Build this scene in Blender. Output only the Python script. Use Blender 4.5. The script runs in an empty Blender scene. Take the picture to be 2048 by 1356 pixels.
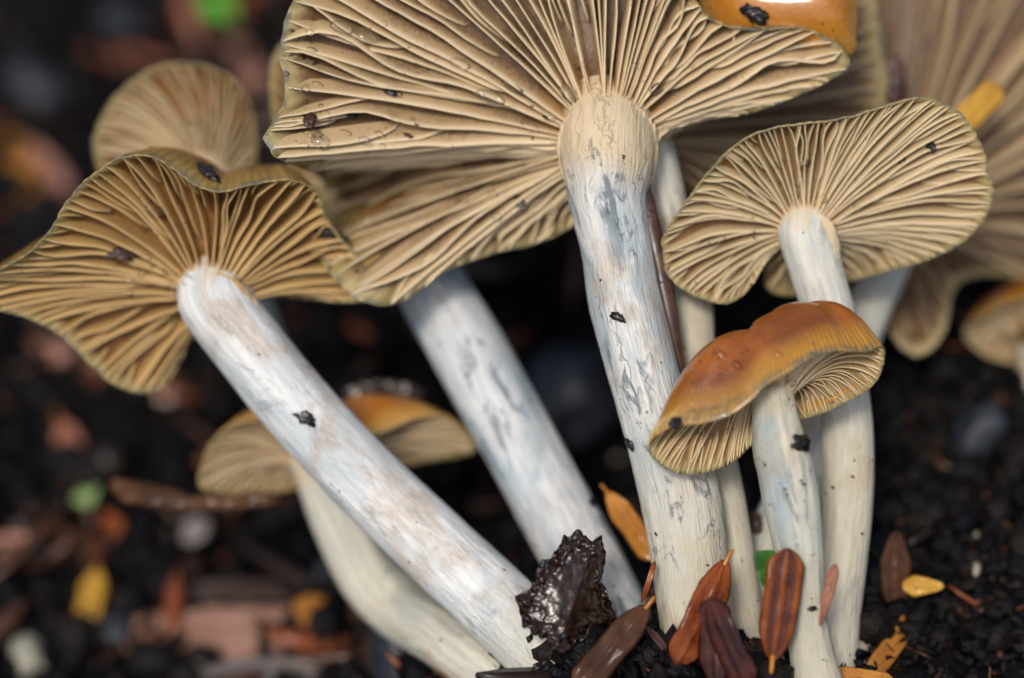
import bpy, bmesh, math, random
import numpy as np
from mathutils import Vector, noise as mnoise

# ---------------------------------------------------------------- camera, sky, sun, exposure
CM = 0.01                        # everything below is laid out in centimetres
PITCH = math.radians(45)         # the camera looks down at the clump at 45 degrees
FOCUS = 25.65                    # cm
PX = 0.0055                      # cm per photo pixel at 26 cm
F_ = np.array([0, math.cos(PITCH), -math.sin(PITCH)])
U_ = np.array([0, math.sin(PITCH), math.cos(PITCH)])
R_ = np.array([1.0, 0, 0])
CAM = np.array([0, -15.6, 21.3])

scene = bpy.context.scene
cam_data = bpy.data.cameras.new('camera')
cam = bpy.data.objects.new('camera', cam_data)
scene.collection.objects.link(cam)
cam.location = Vector(CAM * CM)
cam.rotation_euler = (math.pi / 2 - PITCH, 0, 0)
cam_data.sensor_width = 36
cam_data.lens = 36 * 26 / (2048 * PX)
cam_data.clip_start = 0.005
cam_data.clip_end = 200
cam_data.dof.use_dof = True
cam_data.dof.focus_distance = FOCUS * CM
cam_data.dof.aperture_fstop = 6.0
cam_data.dof.aperture_blades = 7
scene.camera = cam

SUN_EL, SUN_AZ = math.radians(58), math.radians(205)     # high, from behind the camera and a little to its left
world = bpy.data.worlds.new('World')
scene.world = world
world.use_nodes = True
wn = world.node_tree.nodes
sky = wn.new('ShaderNodeTexSky')
sky.sky_type = 'NISHITA'
sky.sun_disc = False
sky.sun_elevation = SUN_EL
sky.sun_rotation = SUN_AZ
sky.air_density = 1.0
sky.dust_density = 4.0
sky.ozone_density = 1.0
world.node_tree.links.new(sky.outputs[0], wn['Background'].inputs[0])
wn['Background'].inputs[1].default_value = 0.10

sun_data = bpy.data.lights.new('sun', 'SUN')
sun_data.energy = 1.5
sun_data.angle = math.radians(12)
sun_data.color = (1.0, 0.95, 0.87)
sun = bpy.data.objects.new('sun', sun_data)
scene.collection.objects.link(sun)
sd = Vector((math.sin(SUN_AZ) * math.cos(SUN_EL), math.cos(SUN_AZ) * math.cos(SUN_EL), math.sin(SUN_EL)))
sun.rotation_euler = sd.to_track_quat('Z', 'Y').to_euler()
sun.location = sd * 5

vs = scene.view_settings
vs.view_transform = 'Standard'
vs.look = 'None'
vs.exposure = 0.28
vs.gamma = 1
vs.use_curve_mapping = False
scene.cycles.use_denoising = True
scene.cycles.max_bounces = 6
scene.cycles.diffuse_bounces = 2
scene.cycles.glossy_bounces = 2
scene.cycles.transmission_bounces = 6

# ---------------------------------------------------------------- helpers
rng = np.random.default_rng(7)
random.seed(7)
COL = scene.collection


def unproj(u, v, d):
    """photo pixel + depth along the view axis (cm) -> world cm"""
    u, v, d = np.asarray(u, float), np.asarray(v, float), np.asarray(d, float)
    x = (u - 1024) * PX / 26 * d
    y = -(v - 678) * PX / 26 * d
    return CAM + x[..., None] * R_ + y[..., None] * U_ + d[..., None] * F_


def proj(p):
    q = np.asarray(p) - CAM
    d = q @ F_
    return (q @ R_) / d * 26 / PX + 1024, 678 - (q @ U_) / d * 26 / PX, d


def cvec(x, y, z):
    """camera-space direction (right, up, away) -> world"""
    w = x * R_ + y * U_ + z * F_
    return w / np.linalg.norm(w)


def pxcm(d):
    return PX * d / 26


def new_obj(name, verts, faces, mat, parent=None, base=None, smooth=True, attrs=None, uv=None, mats=None):
    """verts in world cm; base is the origin in world cm"""
    base = np.zeros(3) if base is None else np.asarray(base, float)
    me = bpy.data.meshes.new(name)
    me.from_pydata([tuple(p) for p in (np.asarray(verts) - base) * CM], [], [tuple(f) for f in faces])
    for m in (mats or [mat]):
        me.materials.append(m)
    if smooth:
        me.polygons.foreach_set('use_smooth', [True] * len(me.polygons))
    for k, vals in (attrs or {}).items():
        a = me.attributes.new(k, 'FLOAT', 'POINT')
        a.data.foreach_set('value', np.asarray(vals, dtype=np.float32))
    if uv is not None:
        lay = me.uv_layers.new(name='UVMap')
        idx = np.empty(len(me.loops), dtype=np.int32)
        me.loops.foreach_get('vertex_index', idx)
        lay.data.foreach_set('uv', np.asarray(uv, dtype=np.float32)[idx].ravel())
    me.update()
    o = bpy.data.objects.new(name, me)
    COL.objects.link(o)
    if parent is not None:
        o.parent = parent
    else:
        o.location = Vector(base * CM)
    return o


def tag(o, label, cat, group=None):
    o['label'] = label
    o['category'] = cat
    if group:
        o['group'] = group
    return o


def thing(name, label, cat, base, group=None):
    o = bpy.data.objects.new(name, None)
    o.empty_display_size = 0.005
    COL.objects.link(o)
    o.location = Vector(np.asarray(base) * CM)
    return tag(o, label, cat, group)


def catmull(P, n, closed):
    P = np.asarray(P, float)
    m = len(P)
    out = []
    segs = m if closed else m - 1
    for i in range(segs):
        if closed:
            p0, p1, p2, p3 = P[(i - 1) % m], P[i], P[(i + 1) % m], P[(i + 2) % m]
        else:
            p0, p1, p2, p3 = P[max(i - 1, 0)], P[i], P[i + 1], P[min(i + 2, m - 1)]
        for t in np.linspace(0, 1, 16, endpoint=False):
            out.append(0.5 * (2 * p1 + (p2 - p0) * t + (2 * p0 - 5 * p1 + 4 * p2 - p3) * t * t + (3 * p1 - p0 - 3 * p2 + p3) * t ** 3))
    if not closed:
        out.append(P[-1])
    out = np.array(out)
    loop = np.vstack([out, out[:1]]) if closed else out
    s = np.concatenate([[0], np.cumsum(np.linalg.norm(np.diff(loop[:, :2], axis=0), axis=1))])
    q = np.linspace(0, s[-1], n, endpoint=not closed)
    return np.stack([np.interp(q, s, loop[:, k]) for k in range(P.shape[1])], axis=1)


def fbm(p, sc, seed=0.0, oct=3):
    return mnoise.fractal(Vector((p[0] * sc + seed, p[1] * sc - seed, p[2] * sc + 2 * seed)), 0.9, 2.1, oct)


# ---------------------------------------------------------------- materials
class NT:
    def __init__(self, name):
        self.m = bpy.data.materials.new(name)
        self.m.use_nodes = True
        self.t = self.m.node_tree
        self.b = self.t.nodes['Principled BSDF']

    def n(self, typ, **kw):
        x = self.t.nodes.new('ShaderNode' + typ)
        for k, v in kw.items():
            setattr(x, k, v)
        return x

    def link(self, a, b):
        self.t.links.new(a, b)

    def put(self, sock, val):
        if isinstance(val, bpy.types.NodeSocket):
            self.link(val, sock)
        else:
            sock.default_value = val

    def coord(self, scale=(100, 100, 100), src='Object', loc=(0, 0, 0)):
        tc = self.n('TexCoord')
        mp = self.n('Mapping')
        mp.inputs['Scale'].default_value = scale
        mp.inputs['Location'].default_value = loc
        self.link(tc.outputs[src], mp.inputs['Vector'])
        return mp.outputs[0]

    def noise(self, vec, scale, detail=3, rough=0.55, dist=0.0):
        x = self.n('TexNoise')
        self.link(vec, x.inputs['Vector'])
        x.inputs['Scale'].default_value = scale
        x.inputs['Detail'].default_value = detail
        x.inputs['Roughness'].default_value = rough
        x.inputs['Distortion'].default_value = dist
        return x.outputs['Fac']

    def voro(self, vec, scale, feature='F1', out='Distance'):
        x = self.n('TexVoronoi', feature=feature)
        self.link(vec, x.inputs['Vector'])
        x.inputs['Scale'].default_value = scale
        return x.outputs[out]

    def ramp(self, fac, lo, hi, a=0.0, b=1.0):
        x = self.n('MapRange')
        x.interpolation_type = 'SMOOTHSTEP'
        self.put(x.inputs['Value'], fac)
        x.inputs['From Min'].default_value = lo
        x.inputs['From Max'].default_value = hi
        x.inputs['To Min'].default_value = a
        x.inputs['To Max'].default_value = b
        return x.outputs[0]

    def math(self, op, a, b=0.0):
        x = self.n('Math', operation=op)
        self.put(x.inputs[0], a)
        self.put(x.inputs[1], b)
        return x.outputs[0]

    def mix(self, fac, a, b):
        x = self.n('Mix', data_type='RGBA')
        self.put(x.inputs[0], fac)
        for s, c in ((x.inputs[6], a), (x.inputs[7], b)):
            if isinstance(c, tuple):
                c = (*c, 1) if len(c) == 3 else c
            self.put(s, c)
        return x.outputs[2]

    def attr(self, name):
        return self.n('Attribute', attribute_name=name).outputs['Fac']

    def bump(self, h, strength=0.3, dist=0.0003, normal=None):
        x = self.n('Bump')
        x.inputs['Strength'].default_value = strength
        x.inputs['Distance'].default_value = dist
        self.link(h, x.inputs['Height'])
        if normal is not None:
            self.link(normal, x.inputs['Normal'])
        return x.outputs[0]

    def set(self, **kw):
        for k, v in kw.items():
            k = k.replace('_', ' ')
            if isinstance(v, tuple) and len(v) == 3 and k != 'Subsurface Radius':
                v = (*v, 1)
            self.put(self.b.inputs[k], v)
        return self.m


def stem_mat(name, crack=0.1, foot=99.0, fleck=0.2, creamf=0.5, white=(0.80, 0.79, 0.74), blue=0.5, cream_top=1.2, stain=0.5, seed=0.0):
    k = NT(name)
    uv = k.n('UVMap').outputs[0]

    def c(sx, sy, o=0):
        mp = k.n('Mapping')
        mp.inputs['Scale'].default_value = (sx, sy, 1)
        mp.inputs['Location'].default_value = (seed + o, seed * 1.7 + o, 0)
        k.link(uv, mp.inputs['Vector'])
        return mp.outputs[0]
    fib = k.noise(c(9, 0.8), 1.6, 4, 0.6, 0.4)
    fine = k.noise(c(30, 4), 1.6, 4, 0.65, 0.3)
    col = k.mix(k.ramp(fib, 0.32, 0.66), tuple(x * y for x, y in zip(white, (0.74, 0.77, 0.80))), white)
    col = k.mix(k.ramp(fine, 0.50, 0.72, 0, 0.35), col, tuple(x * 0.6 for x in white))
    b1 = k.noise(c(1.6, 0.6, 3), 1.0, 4, 0.6, 0.6)
    bl = k.math('MULTIPLY', k.ramp(b1, 0.42, 0.62, 0, blue), k.ramp(fib, 0.25, 0.75, 0.35, 1.0))
    col = k.mix(bl, col, (0.24, 0.37, 0.44))
    b2 = k.noise(c(1.3, 0.9, 9), 1.0, 4, 0.6, 0.5)
    st = k.math('MULTIPLY', k.ramp(b2, 0.50, 0.66, 0, stain), k.ramp(fine, 0.3, 0.7, 0.4, 1.0))
    col = k.mix(st, col, (0.42, 0.26, 0.11))
    sep = k.n('SeparateXYZ')
    k.link(uv, sep.inputs[0])
    # fine dark wandering cracks and streaks
    dis = k.n('TexNoise')
    k.link(c(2.2, 1.6, 6), dis.inputs['Vector'])
    dis.inputs['Detail'].default_value = 4
    dv = k.n('VectorMath', operation='MULTIPLY_ADD')
    k.link(dis.outputs['Color'], dv.inputs[0])
    dv.inputs[1].default_value = (1.1, 1.1, 0)
    k.link(c(5.5, 0.55, 2), dv.inputs[2])
    cr = k.voro(dv.outputs[0], 1.0, 'DISTANCE_TO_EDGE')
    crw = k.noise(c(2.5, 1.0, 13), 1.0, 3)
    crk = k.math('MULTIPLY', k.ramp(cr, 0.0, 0.05, 1, 0), k.ramp(crw, 0.48, 0.62))
    col = k.mix(k.math('MULTIPLY', crk, crack), col, (0.12, 0.15, 0.16))
    if cream_top > 0:
        wob = k.math('ADD', sep.outputs[1], k.math('MULTIPLY', k.math('SUBTRACT', k.noise(c(2, 0.5, 5), 1.0, 3), 0.5), 0.8))
        col = k.mix(k.ramp(wob, cream_top * 0.6, cream_top, creamf, 0.0), col, (0.68, 0.52, 0.30))
    fw = k.math('ADD', sep.outputs[1], k.math('MULTIPLY', k.math('SUBTRACT', b1, 0.5), 2.0))
    col = k.mix(k.ramp(fw, foot, foot + 1.6, 0, 0.6), col, (0.66, 0.58, 0.40))
    f1 = k.noise(c(5.0, 1.5, 21), 1.0, 5, 0.7, 0.8)
    f2 = k.noise(c(0.9, 0.5, 31), 1.0, 3)
    fk = k.math('MULTIPLY', k.ramp(f1, 0.53, 0.62), k.ramp(f2, 0.42, 0.6, 0.15, 1.0))
    col = k.mix(k.math('MULTIPLY', fk, fleck), col, (0.07, 0.11, 0.14))
    g1 = k.noise(c(3.0, 3.0, 41), 1.0, 6, 0.75)
    col = k.mix(k.math('MULTIPLY', k.ramp(g1, 0.62, 0.72), fleck * 0.8), col, (0.16, 0.10, 0.05))
    # black grit
    sp = k.voro(c(4.5, 4.5, 4), 1.0, 'F1')
    spn = k.noise(c(1.4, 1.4, 8), 1.0, 2)
    spk = k.math('MULTIPLY', k.ramp(sp, 0.05, 0.09, 1, 0), k.ramp(spn, 0.42, 0.5))
    col = k.mix(spk, col, (0.03, 0.025, 0.02))
    h = k.math('ADD', k.math('MULTIPLY', fib, 0.6), k.math('SUBTRACT', k.math('MULTIPLY', fine, 0.4), k.math('MULTIPLY', crk, crack)))
    return k.set(Base_Color=col, Roughness=k.ramp(fine, 0.3, 0.7, 0.42, 0.68), Normal=k.bump(h, 0.8, 0.0006),
                 Specular_IOR_Level=0.4)


def gill_mat(name, tan=(0.60, 0.43, 0.23), pale=(0.82, 0.68, 0.45), brown=(0.15, 0.075, 0.05), dust_shade=0.6, wet=0.5, inner=(0.40, 0.20, 0.06), olive=0.3):
    k = NT(name)
    co = k.coord()
    rad = k.attr('rad')
    edge = k.attr('edge')
    n1 = k.noise(co, 1.3, 3)
    n2 = k.noise(co, 22, 4, 0.7)
    col = k.mix(k.ramp(n2, 0.35, 0.65), tuple(x * 0.88 for x in tan), tan)
    d = k.math('MULTIPLY', k.ramp(n1, 0.36, 0.60, 0.35, 1), k.ramp(n2, 0.36, 0.60, 0.2, 1))
    d = k.math('MULTIPLY', d, k.ramp(rad, 0.5, 1.0, dust_shade, dust_shade * 0.1))
    d = k.math('MULTIPLY', d, k.ramp(edge, 0.45, 0.97, 1.0, 0.1))  # brown deepens toward the blade base: spore dust plus painted shade
    col = k.mix(d, col, brown)
    col = k.mix(k.ramp(rad, 0.82, 1.0, 0, olive), col, (0.42, 0.36, 0.14))
    col = k.mix(k.ramp(rad, 0.0, 0.16, 0.7, 0), col, inner)
    col = k.mix(k.ramp(edge, 0.72, 1.0, 0, 0.75), col, pale)
    n3 = k.noise(co, 2.6, 3)
    coat = k.math('MAXIMUM', k.ramp(n3, 0.50, 0.58, 0.0, wet), k.ramp(rad, 0.80, 0.9, 0.0, wet))
    fl = k.voro(co, 9, 'F1')
    flk = k.math('MULTIPLY', k.ramp(fl, 0.05, 0.13, 1, 0), k.ramp(k.noise(co, 1.9, 2), 0.48, 0.56))
    col = k.mix(flk, col, (0.05, 0.03, 0.02))
    return k.set(Base_Color=col, Roughness=0.55, Coat_Weight=coat, Coat_Roughness=0.06, Normal=k.bump(n2, 0.35, 0.0002), Specular_IOR_Level=0.3)


def cap_mat(name, mid=(0.33, 0.115, 0.018), dark=(0.20, 0.06, 0.014), margin=(0.40, 0.25, 0.055), under=(0.30, 0.17, 0.07), blue=0.5, gloss=0.9):
    k = NT(name)
    co = k.coord()
    rad = k.attr('rad')
    side = k.attr('side')
    n1 = k.noise(co, 1.1, 4)
    n2 = k.noise(co, 6, 4)
    top = k.mix(k.ramp(n1, 0.35, 0.65), dark, mid)
    top = k.mix(k.ramp(k.math('ADD', rad, k.math('MULTIPLY', k.math('SUBTRACT', n1, 0.5), 0.12)), 0.80, 0.97), top, margin)
    mb = k.math('MULTIPLY', k.ramp(rad, 0.965, 0.995), k.ramp(n2, 0.40, 0.62, 0.1, blue))
    top = k.mix(mb, top, (0.07, 0.11, 0.10))
    un = k.mix(k.ramp(n2, 0.3, 0.7), tuple(x * 0.7 for x in under), under)
    un = k.mix(k.ramp(rad, 0.9, 0.99), un, (0.42, 0.33, 0.14))
    un = k.mix(k.math('MULTIPLY', k.ramp(rad, 0.97, 1.0), k.ramp(n2, 0.38, 0.56, 0.0, blue)), un, (0.08, 0.12, 0.11))
    col = k.mix(side, un, top)
    wav = k.math('SINE', k.math('ADD', k.math('MULTIPLY', k.attr('ang'), 2 * math.pi * 110), k.math('MULTIPLY', n2, 5.0)))
    wav = k.math('MULTIPLY', k.math('ADD', k.math('MULTIPLY', wav, 0.5), 0.5), k.ramp(rad, 0.80, 0.95))
    h = k.math('ADD', k.noise(co, 14, 4, 0.6), k.math('MULTIPLY', wav, 0.8))
    col = k.mix(k.math('MULTIPLY', wav, 0.3), col, tuple(x * 0.5 for x in mid))
    pit = k.voro(co, 5.0, 'F1')
    col = k.mix(k.math('MULTIPLY', k.ramp(pit, 0.05, 0.10, 1, 0), k.ramp(n1, 0.45, 0.55)), col, (0.04, 0.02, 0.012))
    return k.set(Base_Color=col, Roughness=0.38, Coat_Weight=k.math('MULTIPLY', side, gloss), Coat_Roughness=0.10,
                 Normal=k.bump(k.math('ADD', h, k.math('MULTIPLY', n2, 2.0)), 0.3, 0.0004), Specular_IOR_Level=0.35)


def soil_mat():
    k = NT('wet_soil')
    co = k.coord()
    n1 = k.noise(co, 1.2, 5, 0.65)
    n2 = k.noise(co, 7, 5, 0.7)
    col = k.mix(k.ramp(n1, 0.35, 0.68), (0.003, 0.003, 0.004), (0.012, 0.010, 0.009))
    col = k.mix(k.ramp(n2, 0.62, 0.75, 0, 0.5), col, (0.05, 0.03, 0.02))
    return k.set(Base_Color=col, Roughness=k.ramp(n2, 0.35, 0.65, 0.28, 0.62), Normal=k.bump(n2, 0.9, 0.0018), Specular_IOR_Level=0.1)


def crumb_mat():
    k = NT('soil_crumbs')
    co = k.coord()
    a = k.attr('tone')
    n2 = k.noise(co, 9, 4, 0.65)
    col = k.mix(k.ramp(a, 0.0, 0.8), (0.0025, 0.0025, 0.004), (0.012, 0.010, 0.009))
    col = k.mix(k.ramp(a, 0.91, 0.95), col, (0.07, 0.03, 0.018))
    col = k.mix(k.ramp(a, 0.978, 0.99), col, (0.34, 0.29, 0.25))
    return k.set(Base_Color=col, Roughness=k.ramp(n2, 0.3, 0.7, 0.12, 0.4), Normal=k.bump(n2, 0.8, 0.0008), Specular_IOR_Level=0.14)


def needle_mat(name, c1, c2, rib=(0.5, 0.16, 0.03), tip=None, gloss=0.8, dark_band=0.0):
    k = NT(name)
    co = k.coord()
    uv = k.n('UVMap').outputs[0]
    sep = k.n('SeparateXYZ')
    k.link(uv, sep.inputs[0])
    n1 = k.noise(co, 3.0, 4)
    n2 = k.noise(co, 30, 4, 0.7)
    col = k.mix(k.ramp(n1, 0.35, 0.65), c1, c2)
    if dark_band:
        ax = k.math('ABSOLUTE', sep.outputs[0])
        bn = k.math('MULTIPLY', k.ramp(ax, 0.08, 0.18), k.ramp(ax, 0.52, 0.68, 1, 0))
        bn = k.math('MULTIPLY', bn, k.ramp(n2, 0.3, 0.6, 0.55, 1))
        col = k.mix(k.math('MULTIPLY', bn, dark_band), col, (0.055, 0.016, 0.014))
    sp = k.math('MULTIPLY', k.ramp(k.noise(co, 9, 5, 0.75), 0.55, 0.68), 0.7)
    col = k.mix(sp, col, tuple(x * 0.25 for x in c1))
    col = k.mix(k.ramp(sep.outputs[1], 0.88, 1.0, 0, 0.5), col, tuple(x * 0.3 for x in c1))
    if tip:
        col = k.mix(k.ramp(sep.outputs[1], 0.72, 0.84), col, tip)
    return k.set(Base_Color=col, Roughness=0.5, Specular_IOR_Level=0.15, Coat_Weight=gloss * 0.5, Coat_Roughness=0.08, Normal=k.bump(k.math('ADD', n2, k.math('MULTIPLY', n1, 1.5)), 0.5, 0.0004))


def wood_mat(name, c1, c2, gloss=0.3, scale=(60, 500, 200)):
    k = NT(name)
    n1 = k.noise(k.coord(scale), 1.0, 5, 0.65)
    n2 = k.noise(k.coord(), 8, 4)
    col = k.mix(k.ramp(n1, 0.35, 0.65), c1, c2)
    return k.set(Base_Color=col, Roughness=0.5, Coat_Weight=gloss, Coat_Roughness=0.15, Normal=k.bump(k.math('ADD', n1, n2), 0.6, 0.0005))


def plain_mat(name, c1, c2, rough=0.4, coat=0.0, sc=6.0):
    k = NT(name)
    n1 = k.noise(k.coord(), sc, 4)
    return k.set(Base_Color=k.mix(k.ramp(n1, 0.3, 0.7), c1, c2), Roughness=rough, Coat_Weight=coat, Coat_Roughness=0.1, Normal=k.bump(n1, 0.3, 0.0003))


def water_mat():
    k = NT('water')
    return k.set(Base_Color=(1, 1, 1), Roughness=0.02, Transmission_Weight=1.0, IOR=1.33)


def film_mat():
    """a thin clear film: what lies under it shows through, its surface mirrors the sky"""
    k = NT('water_film')
    tr = k.n('BsdfTransparent')
    gl = k.n('BsdfGlossy')
    gl.inputs['Roughness'].default_value = 0.08
    fr = k.n('Fresnel')
    fr.inputs['IOR'].default_value = 1.36
    mx = k.n('MixShader')
    k.link(fr.outputs[0], mx.inputs[0])
    k.link(tr.outputs[0], mx.inputs[1])
    k.link(gl.outputs[0], mx.inputs[2])
    k.link(mx.outputs[0], k.t.nodes['Material Output'].inputs['Surface'])
    return k.m


M = {}
M['soil'] = soil_mat()
M['crumb'] = crumb_mat()
M['water'] = water_mat()
M['film'] = film_mat()
M['grit'] = plain_mat('black_grit', (0.005, 0.005, 0.006), (0.02, 0.015, 0.012), 0.35, 0.15)
M['grit_brown'] = plain_mat('brown_grit', (0.03, 0.014, 0.010), (0.09, 0.045, 0.03), 0.45, 0.1)
M['n_red'] = needle_mat('red_needle', (0.15, 0.028, 0.005), (0.30, 0.075, 0.010), dark_band=0.15)
M['n_band'] = needle_mat('banded_needle', (0.17, 0.035, 0.006), (0.30, 0.08, 0.010), dark_band=0.9)
M['n_dark'] = needle_mat('dark_needle', (0.022, 0.005, 0.004), (0.07, 0.012, 0.007), dark_band=0.4)
M['n_brown'] = needle_mat('brown_needle', (0.045, 0.018, 0.007), (0.10, 0.042, 0.016), dark_band=0.5, gloss=0.25)
M['n_orange'] = needle_mat('orange_needle', (0.40, 0.15, 0.02), (0.52, 0.22, 0.03))
M['n_yellow'] = needle_mat('yellow_needle', (0.50, 0.26, 0.03), (0.62, 0.34, 0.05))
M['n_pink'] = needle_mat('pinkish_needle', (0.30, 0.12, 0.08), (0.45, 0.24, 0.18), gloss=1.0)
M['n_slim'] = needle_mat('slim_needle', (0.20, 0.07, 0.035), (0.34, 0.14, 0.08))
M['n_green_tip'] = needle_mat('red_needle_green_tip', (0.30, 0.10, 0.06), (0.38, 0.15, 0.09), tip=(0.30, 0.42, 0.16))
M['leaf'] = plain_mat('green_leaf', (0.02, 0.09, 0.012), (0.05, 0.17, 0.02), 0.4, 0.5)
M['leaf_bright'] = plain_mat('bright_leaf', (0.08, 0.42, 0.02), (0.14, 0.55, 0.04), 0.4, 0.3)
M['bark'] = plain_mat('black_bark', (0.006, 0.003, 0.002), (0.035, 0.014, 0.008), 0.22, 0.2, 14.0)
M['wood_red'] = wood_mat('red_wood', (0.20, 0.075, 0.04), (0.36, 0.20, 0.14), 0.6)
M['wood_dark'] = wood_mat('dark_wood', (0.012, 0.006, 0.004), (0.06, 0.025, 0.012), 0.15)
M['wood_grey'] = wood_mat('grey_wood', (0.10, 0.08, 0.075), (0.26, 0.22, 0.20), 0.5)
M['pebble'] = plain_mat('blue_black_stone', (0.008, 0.010, 0.015), (0.03, 0.036, 0.05), 0.55, 0.0, 2.0)
M['pebble_pale'] = plain_mat('pale_stone', (0.30, 0.29, 0.22), (0.5, 0.47, 0.36), 0.4, 0.3, 2.0)


# ---------------------------------------------------------------- ground
def sstep(a, b, x):
    t = np.clip((x - a) / (b - a), 0, 1)
    return t * t * (3 - 2 * t)


def terrain(x, y):
    x = np.asarray(x, float)
    y = np.asarray(y, float)
    h = -3.0 * sstep(0.3, -4.0, x) * sstep(-40, -5, -np.abs(y - 2)) * sstep(-60, -8, x)
    h = h + 0.75 * np.exp(-(((x - 1.7) / 2.0) ** 2 + ((y + 0.2) / 1.4) ** 2))
    h = h - 3.2 * np.exp(-(((x - 0.6) / 3.2) ** 2 + ((y - 5.3) / 2.6) ** 2))  # pit added behind the stems to deepen the shade there
    return h


def ground_hit(u, v):
    """where the ray through a photo pixel meets the ground (world cm), and its depth"""
    d = 20.0
    for _ in range(400):
        p = unproj(u, v, d)
        if p[2] <= terrain(p[0], p[1]):
            break
        d += 0.05
    return p, d


def build_ground():
    n = 260
    s = np.linspace(-1, 1, n)
    k = 8.6
    g = np.sinh(k * s) / math.sinh(k) * 3000
    X, Y = np.meshgrid(g, g + 4.0, indexing='ij')
    Z = terrain(X, Y)
    for i in range(n):
        for j in range(n):
            if abs(X[i, j]) < 40 and abs(Y[i, j]) < 40:
                Z[i, j] += 0.22 * fbm((X[i, j], Y[i, j], 0), 0.7, 3.1, 5)
    V = np.stack([X, Y, Z], axis=-1).reshape(-1, 3)
    idx = np.arange(n * n).reshape(n, n)
    F = np.stack([idx[:-1, :-1], idx[1:, :-1], idx[1:, 1:], idx[:-1, 1:]], axis=-1).reshape(-1, 4)
    o = new_obj('ground', V, F.tolist(), M['soil'])
    o['kind'] = 'structure'
    o['label'] = 'black wet soil under the mushrooms'


def ico(sub):
    bm = bmesh.new()
    bmesh.ops.create_icosphere(bm, subdivisions=sub, radius=1)
    V = np.array([v.co[:] for v in bm.verts])
    F = np.array([[v.index for v in f.verts] for f in bm.faces])
    bm.free()
    return V, F


def rot_rand():
    q = rng.normal(size=4)
    q /= np.linalg.norm(q)
    w, x, y, z = q
    return np.array([[1 - 2 * (y * y + z * z), 2 * (x * y - z * w), 2 * (x * z + y * w)],
                     [2 * (x * y + z * w), 1 - 2 * (x * x + z * z), 2 * (y * z - x * w)],
                     [2 * (x * z - y * w), 2 * (y * z + x * w), 1 - 2 * (x * x + y * y)]])


def build_crumbs():
    base = [ico(1), ico(2)]
    VV, FF, TT = [], [], []
    off = 0
    for i in range(12000):
        near = i < 5000
        if near:
            x, y = rng.uniform(-1, 7.5), rng.uniform(-1.5, 5)
            r = abs(rng.normal(0, 0.05)) + 0.015
        else:
            x, y = rng.uniform(-11, 11), rng.uniform(-2.5, 17)
            r = abs(rng.normal(0, 0.11)) + 0.03
        V, F = base[1 if near else 0]
        P = V * (1 + rng.normal(0, 0.27, size=(len(V), 1)))
        P = (P * (r * rng.uniform(0.3, 1.7, size=3))) @ rot_rand().T
        P = P + np.array([x, y, terrain(x, y) + 0.22 * fbm((x, y, 0), 0.7, 3.1, 5) + r * 0.35])
        VV.append(P)
        FF.append(F + off)
        off += len(V)
        TT.append(np.full(len(V), rng.random() * (0.93 if r > 0.09 else 1.0)))
    o = new_obj('soil_crumbs', np.concatenate(VV), np.concatenate(FF).tolist(), M['crumb'], attrs={'tone': np.concatenate(TT)})
    o['kind'] = 'stuff'
    o['label'] = 'loose crumbs of wet black soil covering the ground'
    o['category'] = 'soil'


def build_litter():
    VV, FF, TT = [], [], []
    off = 0
    for i in range(1700):
        if i < 650:
            x, y, sc = rng.uniform(1.5, 7.5), rng.uniform(-1.5, 5), 0.6
        else:
            x, y, sc = rng.uniform(-11, 11), rng.uniform(-2.5, 17), rng.choice([1.3, 1.3, 2.4, 3.6])
            if x > 0.5 and y < 7:
                sc = min(sc, 1.0)
        L, w, th = abs(rng.normal(0.2, 0.18)) * sc + 0.05, abs(rng.normal(0.03, 0.03)) * sc + 0.012, 0.012 * sc
        yaw, pit = rng.uniform(0, 6.28), rng.normal(0, 0.35)
        ax = np.array([math.cos(yaw) * math.cos(pit), math.sin(yaw) * math.cos(pit), math.sin(pit)])
        sd_ = np.cross(ax, [0, 0, 1.0])
        sd_ /= np.linalg.norm(sd_)
        up = np.cross(sd_, ax)
        c = np.array([x, y, terrain(x, y) + 0.22 * fbm((x, y, 0), 0.7, 3.1, 5) + 0.08 * sc + abs(rng.normal(0, 0.04))])
        P = []
        for t in (-1, -0.35, 0.4, 1):
            ww = w * (1 - 0.75 * abs(t) ** 3)
            cc = c + ax * L / 2 * t + up * rng.normal(0, 0.012) + sd_ * rng.normal(0, 0.015)
            P += [cc - sd_ * ww, cc + up * th, cc + sd_ * ww, cc - up * th]
        VV.append(np.array(P))
        f = [(k * 4 + j, k * 4 + (j + 1) % 4, (k + 1) * 4 + (j + 1) % 4, (k + 1) * 4 + j) for k in range(3) for j in range(4)] + [(3, 2, 1, 0), (12, 13, 14, 15)]
        FF += [tuple(v + off for v in q) for q in f]
        off += 16
        TT.append(np.full(16, rng.random() * (0.88 if sc > 2 else 1.0)))
    k = NT('litter')
    a = k.attr('tone')
    col = k.mix(k.ramp(a, 0.3, 0.55), (0.02, 0.011, 0.008), (0.09, 0.038, 0.02))
    col = k.mix(k.ramp(a, 0.70, 0.80), col, (0.22, 0.06, 0.022))
    col = k.mix(k.ramp(a, 0.92, 0.95), col, (0.42, 0.36, 0.28))
    o = new_obj('litter_bits', np.concatenate(VV), FF, k.set(Base_Color=col, Roughness=0.3, Specular_IOR_Level=0.45), attrs={'tone': np.concatenate(TT)})
    o['kind'] = 'stuff'
    o['label'] = 'fine brown plant fibres and flakes strewn over the soil'
    o['category'] = 'litter'


build_ground()
build_crumbs()
build_litter()


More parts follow.
